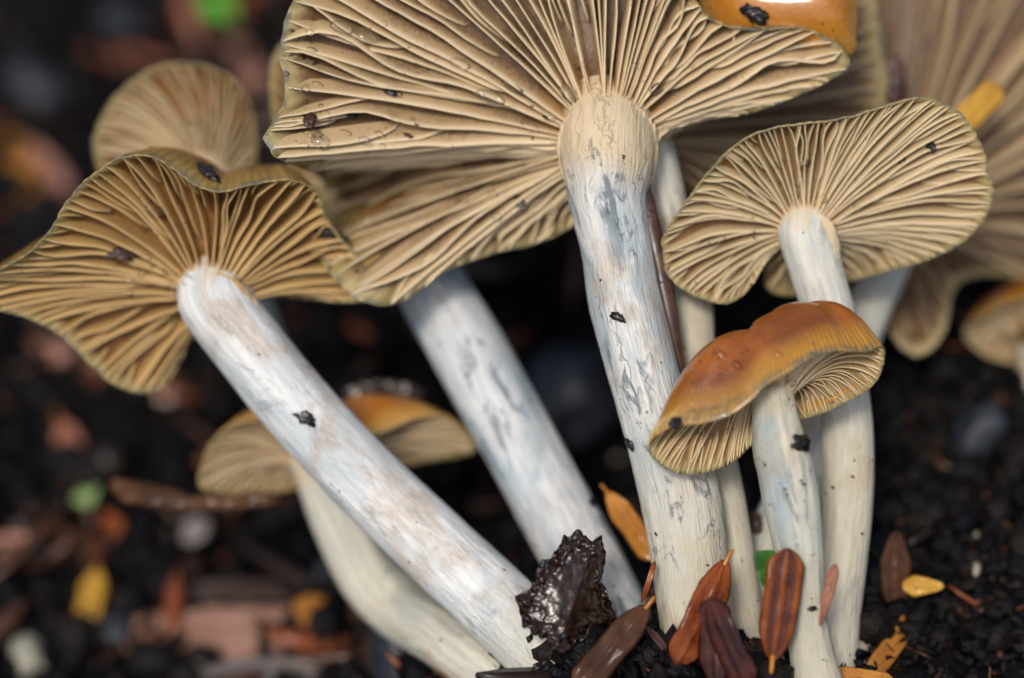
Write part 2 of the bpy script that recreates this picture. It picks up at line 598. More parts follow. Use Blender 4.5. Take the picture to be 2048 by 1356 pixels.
# ---------------------------------------------------------------- mushrooms
def make_stem(ctrl, mat, parent, base, seed, rough=1.0, nr=44, nl=150, head=None, name='stem'):
    """ctrl: (u, v, depth, radius in px); head = (apex, blade, height): the stem runs on into the cap flesh"""
    if head:
        ap, bl, hh = head
        C0 = unproj(*ap)
        up = -cvec(*bl)
        ctrl = [(*proj(C0 + up * (hh + 0.1)), ctrl[1][3] * 0.90), (*proj(C0 + up * hh * 0.35), ctrl[1][3] * 0.96)] + list(ctrl)[1:]
    C = catmull(ctrl, nl, False)
    P = unproj(C[:, 0], C[:, 1], C[:, 2])
    rad = C[:, 3] * pxcm(C[:, 2])
    T = np.gradient(P, axis=0)
    T /= np.linalg.norm(T, axis=1)[:, None]
    L = np.concatenate([[0], np.cumsum(np.linalg.norm(np.diff(P, axis=0), axis=1))])
    V, UV = [], []
    for i in range(nl):
        side = np.cross(T[i], F_)
        side /= np.linalg.norm(side)
        back = np.cross(side, T[i])
        for j in range(nr + 1):
            a = 2 * math.pi * (j % nr) / nr
            q = (math.cos(a) * 1.3 + seed, math.sin(a) * 1.3, L[i] * 0.45)
            q2 = (math.cos(a) * 6 + seed, math.sin(a) * 6, L[i] * 0.5)
            k = 1 + rough * (0.05 * fbm(q, 1.0, seed) + 0.022 * fbm(q2, 1.0, seed) + 0.012 * fbm((q2[0], q2[1], L[i] * 4), 1.0, seed))
            # angle 0 faces away from the camera so that the seam stays hidden
            V.append(P[i] + rad[i] * k * (math.cos(a) * back + math.sin(a) * side))
            UV.append(((j / nr) * 2 * math.pi * 0.36, L[i]))
    F = []
    w = nr + 1
    for i in range(nl - 1):
        for j in range(nr):
            F.append((i * w + j, i * w + j + 1, (i + 1) * w + j + 1, (i + 1) * w + j))
    return new_obj(name, V, F, mat, parent, base, uv=UV)


def make_cap(rim, apex, ring_px, axis, blade, hmax, dome, parent, base, cmat, gmat, n_gills, seed,
             bulge=0.15, q=1.4, p=2.4, blade_turn=0.0, full_every=2, gill_on=True, lip=0.018, wob=0.004, T=300, norm_mix=0.5, top_mix=0.7, sdir=None, srad=None, thin=0.012, p_long=0.3):
    r = np.random.default_rng(seed)
    D = apex[2]
    C = unproj(*apex)
    rim = np.array(rim, float)
    rc = catmull(rim, T, True)
    for i in range(T):
        t_ = i / T * 2 * math.pi
        q_ = Vector((math.cos(t_) * 7 + seed, math.sin(t_) * 7, 0))
        nk = 0.008 * mnoise.noise(q_) + 0.010 * mnoise.noise(q_ * 3.1) - 0.03 * max(0.0, mnoise.noise(q_ * 1.7 + Vector((0, 0, 9))) - 0.38)
        rc[i, :2] = apex[0] + (rc[i, 0] - apex[0]) * (1 + nk), apex[1] + (rc[i, 1] - apex[1]) * (1 + nk)
    A = np.c_[rc[:, 0] - apex[0], rc[:, 1] - apex[1]]
    co, *_ = np.linalg.lstsq(A, rc[:, 2], rcond=None)
    lin = A @ co
    Rl = unproj(rc[:, 0], rc[:, 1], D + lin)
    Rf = unproj(rc[:, 0], rc[:, 1], D + rc[:, 2])
    W = Rf - Rl
    a = cvec(*axis)
    b = cvec(*blade)
    e1 = np.cross(a, F_)
    e1 /= np.linalg.norm(e1)
    e2 = np.cross(a, e1)
    rel = Rf - C
    ang = np.unwrap(np.arctan2(rel @ e2, rel @ e1))
    if ang[-1] < ang[0]:
        sgn = -1
    else:
        sgn = 1
    ang = np.maximum.accumulate(ang * sgn)
    span = ang[-1] - ang[0] + 1e-6
    ang = (ang[0] + (ang - ang[0]) * (2 * math.pi * (T - 1) / T) / span)
    uni = ang[0] + np.arange(T) / T * 2 * math.pi
    ang = (0.75 * ang + 0.25 * uni) * sgn
    S = C + ring_px * pxcm(D) * (np.cos(ang)[:, None] * e1 + np.sin(ang)[:, None] * e2)

    def at(arr, t):
        t = np.asarray(t) % 1.0 * T
        i = np.floor(t).astype(int) % T
        f = (t - np.floor(t))[..., None]
        return arr[i] * (1 - f) + arr[(i + 1) % T] * f

    def edge_surf(t, rho):
        rho = np.asarray(rho, float)
        X = at(S, t) * (1 - rho)[..., None] + at(Rl, t) * rho[..., None] + at(W, t) * (rho ** q)[..., None]
        return X + a * (bulge * 4 * rho * (1 - rho))[..., None]

    tq = np.arange(T) / T
    dt = edge_surf(tq + 0.012, np.full(T, 0.75)) - edge_surf(tq - 0.012, np.full(T, 0.75))
    dr_ = edge_surf(tq, np.full(T, 0.85)) - edge_surf(tq, np.full(T, 0.5))
    nb = np.cross(dt, dr_)
    nb /= np.linalg.norm(nb, axis=1)[:, None] + 1e-9
    nb *= -np.sign((nb @ a).sum())
    bt = (1 - norm_mix) * b + norm_mix * nb
    for _ in range(10):
        bt = (np.roll(bt, 1, axis=0) + bt * 2 + np.roll(bt, -1, axis=0)) / 4
    bt /= np.linalg.norm(bt, axis=1)[:, None]

    def hfun(rho):
        rho = np.asarray(rho, float)
        return hmax * np.clip(1 - rho, 0, 1) ** 0.38 * (0.75 + 0.35 * rho)

    # ---- shell: flesh under the gills, margin, top
    ts = np.arange(T) / T
    nu = 12
    rows, rads, sides = [], [], []
    for rho in np.linspace(0, 1, nu):
        rr = np.full(T, rho)
        rows.append(edge_surf(ts, rr) - bt * hfun(rr)[:, None])
        rads.append(rr)
        sides.append(np.zeros(T))
    out = Rf - C
    out /= np.linalg.norm(out, axis=1)[:, None]
    n_lip = np.array([0.6 + 0.4 * mnoise.noise(Vector((t * 60, seed, 0))) for t in ts])[:, None]
    rows.append(Rf + out * lip * n_lip + a * lip * 0.5)
    rads.append(np.ones(T))
    sides.append(np.full(T, 0.5))
    for rho in np.linspace(1, 0.0, 18)[:-1]:
        rr = np.full(T, rho)
        X = C * (1 - rho) + Rl * rho + W * rho ** q
        mag = max(dome * (1 - rho ** p), float(hfun(rho)) * 1.08 + 0.02) + lip * 1.3
        wt = (np.maximum(top_mix, 1 - np.clip(-(bt @ a), 0, 1)) * float(sstep(0.02, 0.45, rho)))[:, None]
        ldir = a * (1 - wt) - bt * wt
        ldir = ldir / np.linalg.norm(ldir, axis=1)[:, None]
        lift = ldir * mag
        w = np.array([mnoise.noise(Vector((X[i][0] * 1.5 + seed, X[i][1] * 1.5, X[i][2] * 1.5))) for i in range(T)])[:, None]
        rows.append(X + a * (bulge * 4 * rho * (1 - rho)) + lift + a * w * 0.04 * (1 - rho))
        rads.append(rr)
        sides.append(np.ones(T))
    V = np.concatenate(rows)
    nrow = len(rows)
    F = []
    for i in range(nrow - 1):
        for j in range(T):
            j2 = (j + 1) % T
            F.append((i * T + j, (i + 1) * T + j, (i + 1) * T + j2, i * T + j2))
    V = np.vstack([V, (C + a * (dome + lip * 1.3))[None]])
    ti = len(V) - 1
    for j in range(T):
        F.append(((nrow - 1) * T + j, ti, (nrow - 1) * T + (j + 1) % T))
    V = np.vstack([V, rows[0].mean(axis=0)[None]])
    for j in range(T):
        F.append((j, (j + 1) % T, ti + 1))
    cap = new_obj('cap', V, F, cmat, parent, base, attrs={'ang': np.append(np.tile(ts, nrow), [0, 0]), 'rad': np.append(np.concatenate(rads), [0, 0]), 'side': np.append(np.concatenate(sides), [1, 0])})
    if not gill_on:
        return cap
    # ---- gills, each a blade of its own
    per = np.linalg.norm(np.roll(Rf, -1, axis=0) - Rf, axis=1)
    cs = np.concatenate([[0], np.cumsum(per)])
    cs /= cs[-1]
    an_ = np.append(np.abs(ang - ang[0]), 2 * math.pi) / (2 * math.pi)
    wgt = 0.5 * cs + 0.2 * np.linspace(0, 1, T + 1) + 0.3 * an_
    for g in range(n_gills):
        t0 = np.interp((g + r.uniform(-0.17, 0.17)) / n_gills % 1.0, wgt, np.linspace(0, 1, T + 1))
        lev = g % full_every
        if lev == 0 and r.random() > 0.08:
            r0 = 0.0
        elif lev == full_every // 2 and full_every > 2:
            r0 = r.uniform(0.22, 0.5)
        else:
            r0 = r.uniform(0.08, 0.4) if r.random() < p_long else r.uniform(0.45, 0.88)
        ns = 18 if r0 < 0.3 else 12
        s = np.linspace(0, 1, ns)
        rho = r0 + (0.996 - r0) * s ** (1.0 if r0 == 0 else 1.5)
        ph, fr, am = r.uniform(0, 6.28), r.uniform(1.5, 4), r.normal(0, wob)
        tt = t0 + am * np.sin(fr * rho * 3 + ph) * rho + r.normal(0, wob * 0.5) * (1 - rho)
        E = edge_surf(tt, rho)
        b = at(bt, tt)
        h = hfun(rho)
        if r0 > 0:
            h = h * np.clip((rho - r0) / 0.16, 0, 1) ** 0.5 * r.uniform(0.7, 0.95)
            full = hfun(rho)
            B = E - b * full[:, None]
            E = B + b * h[:, None]
        else:
            B = E - b * h[:, None]
        ripple = np.array([mnoise.noise(Vector((rho_ * 9, g * 3.3, seed))) for rho_ in rho])
        E = E + b * (h * 0.10 * ripple)[:, None]
        tan = at(S * 0.3 + Rf * 0.7, tt + 0.006) - at(S * 0.3 + Rf * 0.7, tt - 0.006)
        tan = tan - (tan * b).sum(axis=1)[:, None] * b
        tan /= np.linalg.norm(tan, axis=1)[:, None] + 1e-9
        E = E + tan * (h * r.normal(0, 0.10))[:, None]
        B = B - b * 0.02
        wd = thin
        Mid = B * 0.45 + E * 0.55
        Mid = Mid + tan * (h * 0.08 * np.sin(rho * 7 + ph))[:, None]
        prof = [(B, -1.7), (Mid, -1.15), (E - b * 0.012, -0.6), (E, 0), (E - b * 0.012, 0.6), (Mid, 1.15), (B, 1.7)]
        ed = [0, 0.55, 0.95, 1, 0.95, 0.55, 0]
        end = np.clip((1 - rho) * 20, 0.25, 1)
        if r0 == 0 and sdir is not None:
            # the full gills run a little way down the stem top as ribs
            rv = at(S, tt[:1]) - C
            rv = rv / np.linalg.norm(rv)
            Rs = srad * pxcm(D)
            ln = r.uniform(0.7, 1.3)
            ks = [(0.34, 0.98), (0.18, 1.07), (0.06, 1.08)]
            E2 = np.concatenate([C + rv * Rs * k2 + sdir * d2 * ln for d2, k2 in ks])
            B2 = np.concatenate([C + rv * Rs * 0.8 + sdir * d2 * ln for d2, k2 in ks])
            M2 = B2 * 0.3 + E2 * 0.7
            b2, t2 = np.repeat(b[:1], 3, axis=0), np.repeat(tan[:1], 3, axis=0)
            prof = [(np.concatenate([X2, X1]), k1) for (X1, k1), X2 in zip(prof, [B2, M2, E2 - rv * 0.01, E2, E2 - rv * 0.01, M2, B2])]
            tan = np.concatenate([t2, tan])
            end = np.concatenate([[0.5, 0.9, 1.0], end])
            rho = np.concatenate([[0.14, 0.1, 0.05], rho])
            ns += 3
        VV = np.stack([Pp + tan * (wd * k * end)[:, None] for Pp, k in prof], axis=1).reshape(-1, 3)
        FF = []
        m = len(prof)
        for i in range(ns - 1):
            for j in range(m - 1):
                FF.append((i * m + j, i * m + j + 1, (i + 1) * m + j + 1, (i + 1) * m + j))
        new_obj('gill', VV, FF, gmat, cap, base, attrs={'rad': np.repeat(rho, m), 'edge': np.tile(ed, ns)})
    return cap


def mushroom(label, stem_ctrl, base_ctrl=None, name='mushroom', group=None):
    bc = base_ctrl or stem_ctrl[-1]
    base = unproj(bc[0], bc[1], bc[2])
    return thing(name, label, 'mushroom', base, group), base


# colours
GB = gill_mat('gills_big', dust_shade=0.85, wet=0.9)
GM = gill_mat('gills_medium', tan=(0.62, 0.47, 0.26), pale=(0.84, 0.70, 0.46), dust_shade=0.55, wet=0.15, inner=(0.50, 0.24, 0.06), olive=0.15)
GL = gill_mat('gills_left', tan=(0.51, 0.31, 0.11), pale=(0.70, 0.50, 0.24), dust_shade=0.55, wet=0.35, inner=(0.40, 0.19, 0.05), olive=0.35)
GS = gill_mat('gills_small', tan=(0.60, 0.42, 0.20), pale=(0.80, 0.66, 0.42), dust_shade=0.4, wet=0.1, inner=(0.42, 0.24, 0.08), olive=0.3)
GK = gill_mat('gills_back', tan=(0.46, 0.33, 0.18), pale=(0.68, 0.54, 0.35), dust_shade=0.6, wet=0.5)
CB = cap_mat('cap_big', mid=(0.30, 0.15, 0.04), dark=(0.20, 0.10, 0.03), margin=(0.34, 0.25, 0.09), under=(0.17, 0.095, 0.05), blue=0.8)
CM_ = cap_mat('cap_medium', mid=(0.28, 0.14, 0.045), margin=(0.40, 0.30, 0.14), under=(0.27, 0.14, 0.05), blue=0.5)
CL = cap_mat('cap_left', mid=(0.34, 0.15, 0.025), dark=(0.22, 0.10, 0.02), margin=(0.42, 0.26, 0.05), under=(0.26, 0.12, 0.035), blue=0.7)
CS = cap_mat('cap_small', mid=(0.35, 0.10, 0.004), dark=(0.17, 0.042, 0.004), margin=(0.52, 0.25, 0.02), under=(0.28, 0.17, 0.07), blue=0.7, gloss=1.0)
CO = cap_mat('cap_orange', mid=(0.48, 0.19, 0.02), dark=(0.38, 0.13, 0.015), margin=(0.55, 0.30, 0.07), blue=0.1)
S1 = stem_mat('stem_big', fleck=0.75, creamf=0.85, foot=3.6, crack=0.35, blue=0.75, cream_top=1.3, stain=0.6, seed=1.3)
S2 = stem_mat('stem_left', fleck=0.4, foot=5.0, white=(0.90, 0.90, 0.87), blue=0.45, cream_top=0.35, stain=0.6, seed=4.1)
S3 = stem_mat('stem_mid', fleck=0.8, white=(0.74, 0.75, 0.74), blue=0.95, cream_top=0.0, stain=0.2, seed=7.7)
S4 = stem_mat('stem_medium', fleck=0.3, foot=1.6, white=(0.86, 0.82, 0.70), blue=0.3, cream_top=0.3, stain=0.8, seed=2.9)
S5 = stem_mat('stem_small', fleck=0.6, foot=1.6, white=(0.76, 0.72, 0.58), blue=0.8, cream_top=0.6, stain=0.6, seed=9.2)
S6 = stem_mat('stem_cream', fleck=0.4, white=(0.72, 0.68, 0.55), blue=0.3, cream_top=0.6, stain=0.6, seed=5.5)

# ---- the big open mushroom
st = [(1208, 235, 26.35, 92), (1212, 275, 26.3, 94), (1214, 335, 26.25, 90), (1214, 400, 26.2, 76), (1233, 500, 26.15, 69), (1250, 600, 26.1, 71), (1276, 700, 26.05, 70),
      (1303, 800, 26.0, 70), (1335, 900, 26.0, 75), (1362, 1000, 26.0, 78), (1376, 1100, 26.0, 76), (1388, 1200, 26.0, 76), (1405, 1300, 26.0, 79), (1425, 1400, 26.0, 82), (1440, 1480, 26.0, 80)]
root, base = mushroom('largest mushroom, broad torn cap with wide tan gills on a thick streaked white stem', st)
make_stem(st, S1, root, base, 1.0, head=((1214, 272, 26.3), (0.05, -0.80, -0.6), 0.40))
strip = [(1262, 300, 26.5, 16), (1285, 380, 26.4, 22), (1305, 470, 26.35, 24), (1325, 560, 26.3, 22), (1340, 640, 26.25, 18), (1355, 710, 26.25, 14), (1372, 780, 26.25, 8)]
make_stem(strip, plain_mat('torn_brown_flesh', (0.035, 0.014, 0.008), (0.10, 0.045, 0.022), 0.3, 0.4, 3.0), root, base, 1.5, 3.0, nl=60, nr=16, name='torn_strip')
rim = [(1697, 132, 0.05), (1668, 85, -0.05), (1600, 58, -0.1), (1510, 62, -0.12), (1440, 48, -0.15), (1395, 10, -0.2), (1375, -60, -0.3), (1380, -170, -0.4), (1300, -330, -0.5),
       (1100, -400, -0.5), (850, -330, -0.5), (660, -160, -0.45), (592, -10, -0.4), (562, 90, -0.35), (572, 180, -0.4), (546, 250, -0.5), (528, 286, -0.55),
       (552, 316, -0.5), (600, 336, 0.15), (650, 368, 1.6), (640, 430, 1.8), (632, 490, 1.0), (665, 555, 0.4), (725, 602, 0.2), (800, 606, 0.3), (890, 545, 0.4), (990, 508, 0.6), (1090, 482, 0.75), (1180, 430, 0.85),
       (1260, 370, 0.9), (1330, 290, 0.6), (1400, 246, 0.3), (1500, 226, 0.2), (1600, 190, 0.12), (1665, 158, 0.08)]
make_cap(rim, (1214, 272, 26.3), 92, (0.0, 0.6, 0.8), (0.05, -0.80, -0.6), 0.50, 1.1, root, base, CB, GB, 150, 11, p_long=0.6, thin=0.013, bulge=0.10, q=1.2, norm_mix=0.35, wob=0.006, sdir=cvec(0.05, -1, -0.05), srad=94)

# ---- the open mushroom on the left
st = [(415, 575, 26.75, 66), (432, 605, 26.75, 72), (500, 695, 26.75, 72), (580, 795, 26.75, 73), (720, 950, 26.7, 73), (870, 1092, 26.6, 76), (1000, 1212, 26.35, 78), (1095, 1310, 26.05, 78), (1190, 1410, 25.75, 76), (1260, 1490, 25.7, 70)]
root, base = mushroom('mushroom with wavy olive-rimmed cap and long white stem slanting to the bark chip', st)
make_stem(st, S2, root, base, 2.0, 0.8, head=((425, 592, 26.75), (0.0, -0.66, -0.75), 0.32))
rim = [(637, 392, -0.35), (605, 368, -0.6), (555, 362, -0.7), (500, 372, -0.75), (440, 384, -0.8), (390, 372, -0.8), (340, 336, -0.8), (290, 312, -0.85), (230, 322, -0.85), (172, 362, -0.8),
       (130, 412, -0.75), (100, 462, -0.7), (55, 508, -0.65), (0, 540, -0.55), (-50, 575, -0.4), (-30, 612, -0.2), (60, 640, 0.0), (130, 680, 0.15), (185, 735, 0.3), (240, 775, 0.45), (295, 787, 0.6),
       (345, 755, 0.75), (375, 690, 0.7), (430, 655, 0.75), (520, 600, 0.7), (600, 598, 0.55), (700, 606, 0.4), (760, 590, 0.3), (720, 520, 0.1), (660, 450, -0.1)]
make_cap(rim, (425, 592, 26.75), 66, (0.12, 0.66, 0.74), (0.0, -0.66, -0.75), 0.32, 0.95, root, base, CL, GL, 108, 12, thin=0.013, bulge=0.16, q=1.25, p=4.5, sdir=cvec(0.6, -0.8, 0), srad=71)

# ---- the neat open mushroom on the right
st = [(1607, 435, 26.45, 46), (1612, 468, 26.45, 55), (1635, 550, 26.45, 52), (1662, 640, 26.45, 50), (1682, 740, 26.5, 48), (1694, 840, 26.55, 51), (1697, 940, 26.55, 52), (1692, 1040, 26.5, 51),
      (1680, 1140, 26.45, 52), (1668, 1240, 26.35, 52), (1660, 1330, 26.3, 54), (1655, 1420, 26.3, 54)]
root, base = mushroom('neat fan-like cap with fine pale gills on a smooth cream stem', st)
make_stem(st, S4, root, base, 3.0, 0.6, head=((1613, 462, 26.4), (0.0, -0.70, -0.71), 0.25))
rim = [(1985, 402, -0.05), (1968, 310, -0.25), (1932, 242, -0.38), (1880, 206, -0.45), (1830, 199, -0.5), (1760, 217, -0.5), (1690, 238, -0.5), (1600, 250, -0.5), (1530, 262, -0.45), (1478, 286, -0.4),
       (1430, 332, -0.35), (1380, 395, -0.3), (1340, 452, -0.25), (1325, 497, -0.25), (1335, 548, -0.22), (1380, 588, -0.18), (1440, 608, -0.1), (1480, 596, 0.0), (1512, 560, 0.1), (1540, 510, 0.35),
       (1530, 575, 0.8), (1590, 592, 0.9), (1690, 566, 0.8), (1780, 542, 0.6), (1870, 515, 0.4), (1942, 470, 0.15)]
make_cap(rim, (1613, 462, 26.4), 50, (0.05, 0.66, 0.74), (0.0, -0.70, -0.71), 0.25, 0.7, root, base, CM_, GM, 136, 13, thin=0.010, bulge=0.12, q=1.3, sdir=cvec(0.25, -0.97, 0), srad=54)

# ---- the small glossy mushroom in front
st = [(1540, 745, 25.3, 38), (1541, 775, 25.3, 42), (1550, 830, 25.3, 46), (1560, 895, 25.25, 56), (1572, 940, 25.25, 58), (1583, 1000, 25.25, 58), (1598, 1100, 25.25, 51), (1608, 1200, 25.3, 44), (1622, 1300, 25.35, 45), (1642, 1390, 25.4, 52), (1660, 1470, 25.5, 54)]
root, base = mushroom('small mushroom with glossy caramel cap arched over its short streaked stem', st)
make_stem(st, S5, root, base, 4.0, 1.1, head=((1541, 792, 25.3), (0.0, -0.97, -0.22), 0.16))
rim = [(1298, 900, -0.15), (1312, 874, -0.35), (1350, 853, -0.48), (1400, 849, -0.55), (1455, 834, -0.6), (1497, 806, -0.62), (1530, 774, -0.62), (1580, 744, -0.58), (1630, 714, -0.5), (1680, 703, -0.4),
       (1730, 706, -0.25), (1762, 694, -0.1), (1768, 716, 0.0), (1752, 765, 0.15), (1700, 802, 0.22), (1640, 829, 0.28), (1590, 842, 0.35), (1540, 860, 0.4), (1500, 895, 0.3), (1470, 922, 0.18), (1430, 941, 0.08), (1370, 949, 0.0), (1322, 932, -0.08)]
make_cap(rim, (1541, 792, 25.3), 42, (0.05, 0.97, 0.22), (0.0, -0.8, -0.6), 0.16, 0.62, root, base, CS, GS, 124, 14, thin=0.009, bulge=0.22, q=1.3, p=3.0, norm_mix=0.9, top_mix=0.3)

# ---- the pale stem grown against the big one, its cap behind
st = [(1285, 255, 27.15, 48), (1300, 300, 27.1, 48), (1325, 400, 27.05, 46), (1352, 500, 27.05, 45), (1378, 600, 27.0, 46), (1390, 690, 26.85, 39), (1402, 780, 26.7, 38), (1426, 880, 26.55, 38), (1450, 1000, 26.5, 40),
      (1470, 1100, 26.45, 38), (1485, 1200, 26.4, 37), (1500, 1300, 26.4, 36), (1512, 1420, 26.4, 36)]
root, base = mushroom('slim mushroom grown tight against the thickest stem, brown-gilled cap blurred behind', st)
make_stem(st, S4, root, base, 5.0, 1.0, head=((1290, 262, 27.3), (0.1, -0.7, -0.7), 0.25))
rim = [(1775, 180, 0.9), (1760, 60, 0.8), (1735, -60, 0.7), (1600, -150, 0.5), (1400, -160, 0.5), (1200, -60, 0.6), (1150, 150, 0.9), (1200, 380, 1.3), (1300, 450, 1.5), (1400, 470, 1.5), (1520, 520, 1.6), (1640, 440, 1.4), (1740, 310, 1.1)]
make_cap(rim, (1290, 262, 27.3), 50, (0.1, 0.6, 0.8), (0.1, -0.70, -0.7), 0.32, 0.7, root, base, CB, GK, 72, 15, bulge=0.1)

# ---- the mushroom with the grey stem, its cap hidden behind the largest
st = [(815, 450, 28.3, 64), (850, 545, 28.0, 70), (884, 610, 27.9, 74), (937, 700, 27.75, 77), (992, 800, 27.6, 77), (1046, 900, 27.45, 76), (1100, 1000, 27.3, 76), (1156, 1100, 27.15, 76), (1212, 1200, 27.0, 72), (1262, 1300, 26.9, 66), (1310, 1400, 26.8, 62)]
root, base = mushroom('mushroom with thick blue-grey stem, cap mostly hidden behind the largest cap', st)
make_stem(st, S3, root, base, 6.0, 0.9)
rim = [(540, 175, -0.3), (556, 100, -0.4), (640, 40, -0.4), (760, 10, -0.3), (900, 60, -0.1), (990, 200, 0.1), (1000, 360, 0.4), (920, 440, 0.6), (800, 480, 0.7), (680, 440, 0.6), (590, 350, 0.2), (552, 260, -0.1)]
make_cap(rim, (812, 425, 28.4), 62, (0.0, 0.6, 0.8), (0.0, -0.66, -0.75), 0.18, 0.6, root, base, CL, GK, 50, 16)

# ---- blurred cap behind the left mushroom
st = [(425, 380, 28.6, 50), (440, 430, 28.7, 50), (500, 620, 29.0, 48), (600, 850, 29.0, 48), (760, 1100, 28.6, 50), (900, 1300, 28.3, 54), (960, 1400, 28.2, 54)]
root, base = mushroom('blurred round cap with pale tan gills and brown edge rising behind the wavy olive-rimmed cap', st)
make_stem(st, S6, root, base, 7.0, head=((418, 365, 28.6), (-0.1, -0.6, -0.75), 0.2))
rim = [(188, 310, -0.1), (198, 245, -0.2), (240, 182, -0.3), (300, 138, -0.4), (370, 126, -0.45), (440, 142, -0.4), (488, 185, -0.3), (508, 240, -0.15), (512, 310, 0.0), (500, 390, 0.2), (430, 440, 0.3), (320, 440, 0.3), (225, 385, 0.1)]
make_cap(rim, (418, 365, 28.6), 46, (0.35, 0.55, 0.75), (-0.1, -0.6, -0.75), 0.2, 0.55, root, base, CL, GM, 60, 17)

# ---- low mushroom under the slanting stem
st = [(620, 915, 28.3, 44), (638, 955, 28.2, 46), (680, 1050, 28.1, 54), (735, 1150, 28.0, 60), (800, 1220, 27.9, 62), (880, 1275, 27.1, 60), (960, 1340, 26.6, 58), (1040, 1420, 26.2, 56), (1110, 1500, 26.0, 54)]
root, base = mushroom('low mushroom with brown cap and bent cream stem beneath the long slanting stem', st)
make_stem(st, S6, root, base, 8.0, 1.2, head=((622, 930, 28.25), (0.0, -0.75, -0.65), 0.16))
rim = [(948, 905, 0.1), (930, 862, -0.2), (885, 835, -0.35), (830, 838, -0.4), (770, 862, -0.45), (700, 880, -0.5), (620, 858, -0.5), (540, 842, -0.45), (470, 850, -0.4), (425, 885, -0.3), (402, 940, -0.15), (405, 980, 0.0),
       (470, 990, 0.2), (560, 985, 0.35), (640, 965, 0.5), (740, 945, 0.5), (850, 925, 0.4)]
make_cap(rim, (622, 930, 28.25), 42, (0.1, 0.92, 0.38), (0.0, -0.75, -0.65), 0.14, 0.5, root, base, CO, GK, 70, 18, bulge=0.15, p=3)

# ---- far right blurred mushroom, cap folded down
st = [(1800, 430, 28.7, 44), (1780, 510, 28.6, 46), (1740, 610, 28.4, 46), (1690, 740, 28.0, 48), (1630, 900, 27.6, 52), (1570, 1040, 27.2, 58), (1540, 1150, 27.0, 56), (1530, 1300, 26.8, 54), (1530, 1400, 26.8, 54)]
root, base = mushroom('wide blurred mushroom behind the neat fan-like cap, long brown gills and a drooping lobe', st)
make_stem(st, S6, root, base, 9.0, head=((1805, 430, 28.8), (0.15, -0.62, -0.75), 0.3))
rim = [(2250, 330, 0.6), (2220, 120, 0.3), (2150, -80, 0.0), (2000, -190, -0.1), (1850, -180, -0.1), (1760, -80, 0.1), (1745, 60, 0.2), (1750, 220, 0.3), (1740, 400, 0.4), (1755, 560, 0.2), (1785, 670, 0.0), (1838, 712, -0.1), (1888, 665, 0.0),
       (1915, 570, 0.4), (1990, 550, 0.7), (2100, 560, 0.8), (2200, 480, 0.8)]
make_cap(rim, (1805, 430, 28.8), 46, (0.2, 0.5, 0.84), (0.15, -0.62, -0.75), 0.40, 0.7, root, base, CB, GK, 62, 19, bulge=0.05)

# ---- orange cap top showing above the largest cap's torn edge
st = [(1560, -40, 26.9, 30), (1558, -10, 28.0, 32), (1540, 60, 29.5, 34), (1500, 150, 31.0, 36), (1460, 260, 32.5, 38), (1430, 330, 34.0, 40)]
root, base = mushroom('smooth orange cap seen from above behind the torn edge of the largest cap', st)
make_stem(st, S6, root, base, 10.0)
rim = [(1712, 60, -0.25), (1706, 105, -0.2), (1660, 118, -0.15), (1560, 110, -0.1), (1450, 90, 0), (1400, 20, 0.1), (1400, -100, 0.2), (1480, -200, 0.2), (1600, -210, 0.1), (1690, -130, -0.1), (1712, -20, -0.25)]
make_cap(rim, (1560, -40, 26.75), 30, (0.0, 0.25, -0.97), (0.0, -0.25, 0.97), 0.12, 0.35, root, base, CO, GK, 40, 20, p=4)

# ---- far cap at the right edge
st = [(2070, 690, 29.6, 40), (2080, 800, 29.7, 40), (2080, 1000, 29.2, 40), (2060, 1200, 28.4, 42)]
root, base = mushroom('small blurred tan cap beyond the clump, over the bare dark soil', st)
make_stem(st, S6, root, base, 11.0)
rim = [(1928, 668, 0), (1960, 640, -0.2), (2020, 610, -0.35), (2100, 590, -0.35), (2180, 620, -0.1), (2200, 680, 0.1), (2140, 725, 0.3), (2050, 730, 0.3), (1970, 712, 0.2)]
make_cap(rim, (2070, 670, 29.5), 38, (0, 0.85, 0.5), (0, -0.75, -0.65), 0.12, 0.5, root, base, CS, GK, 44, 21)


# ---------------------------------------------------------------- needles, chips, leaves, stones
def frame_from(n):
    n = n / np.linalg.norm(n)
    x = np.cross(n, np.array([0.3, 0.2, 0.9]))
    x /= np.linalg.norm(x)
    return x, np.cross(n, x), n


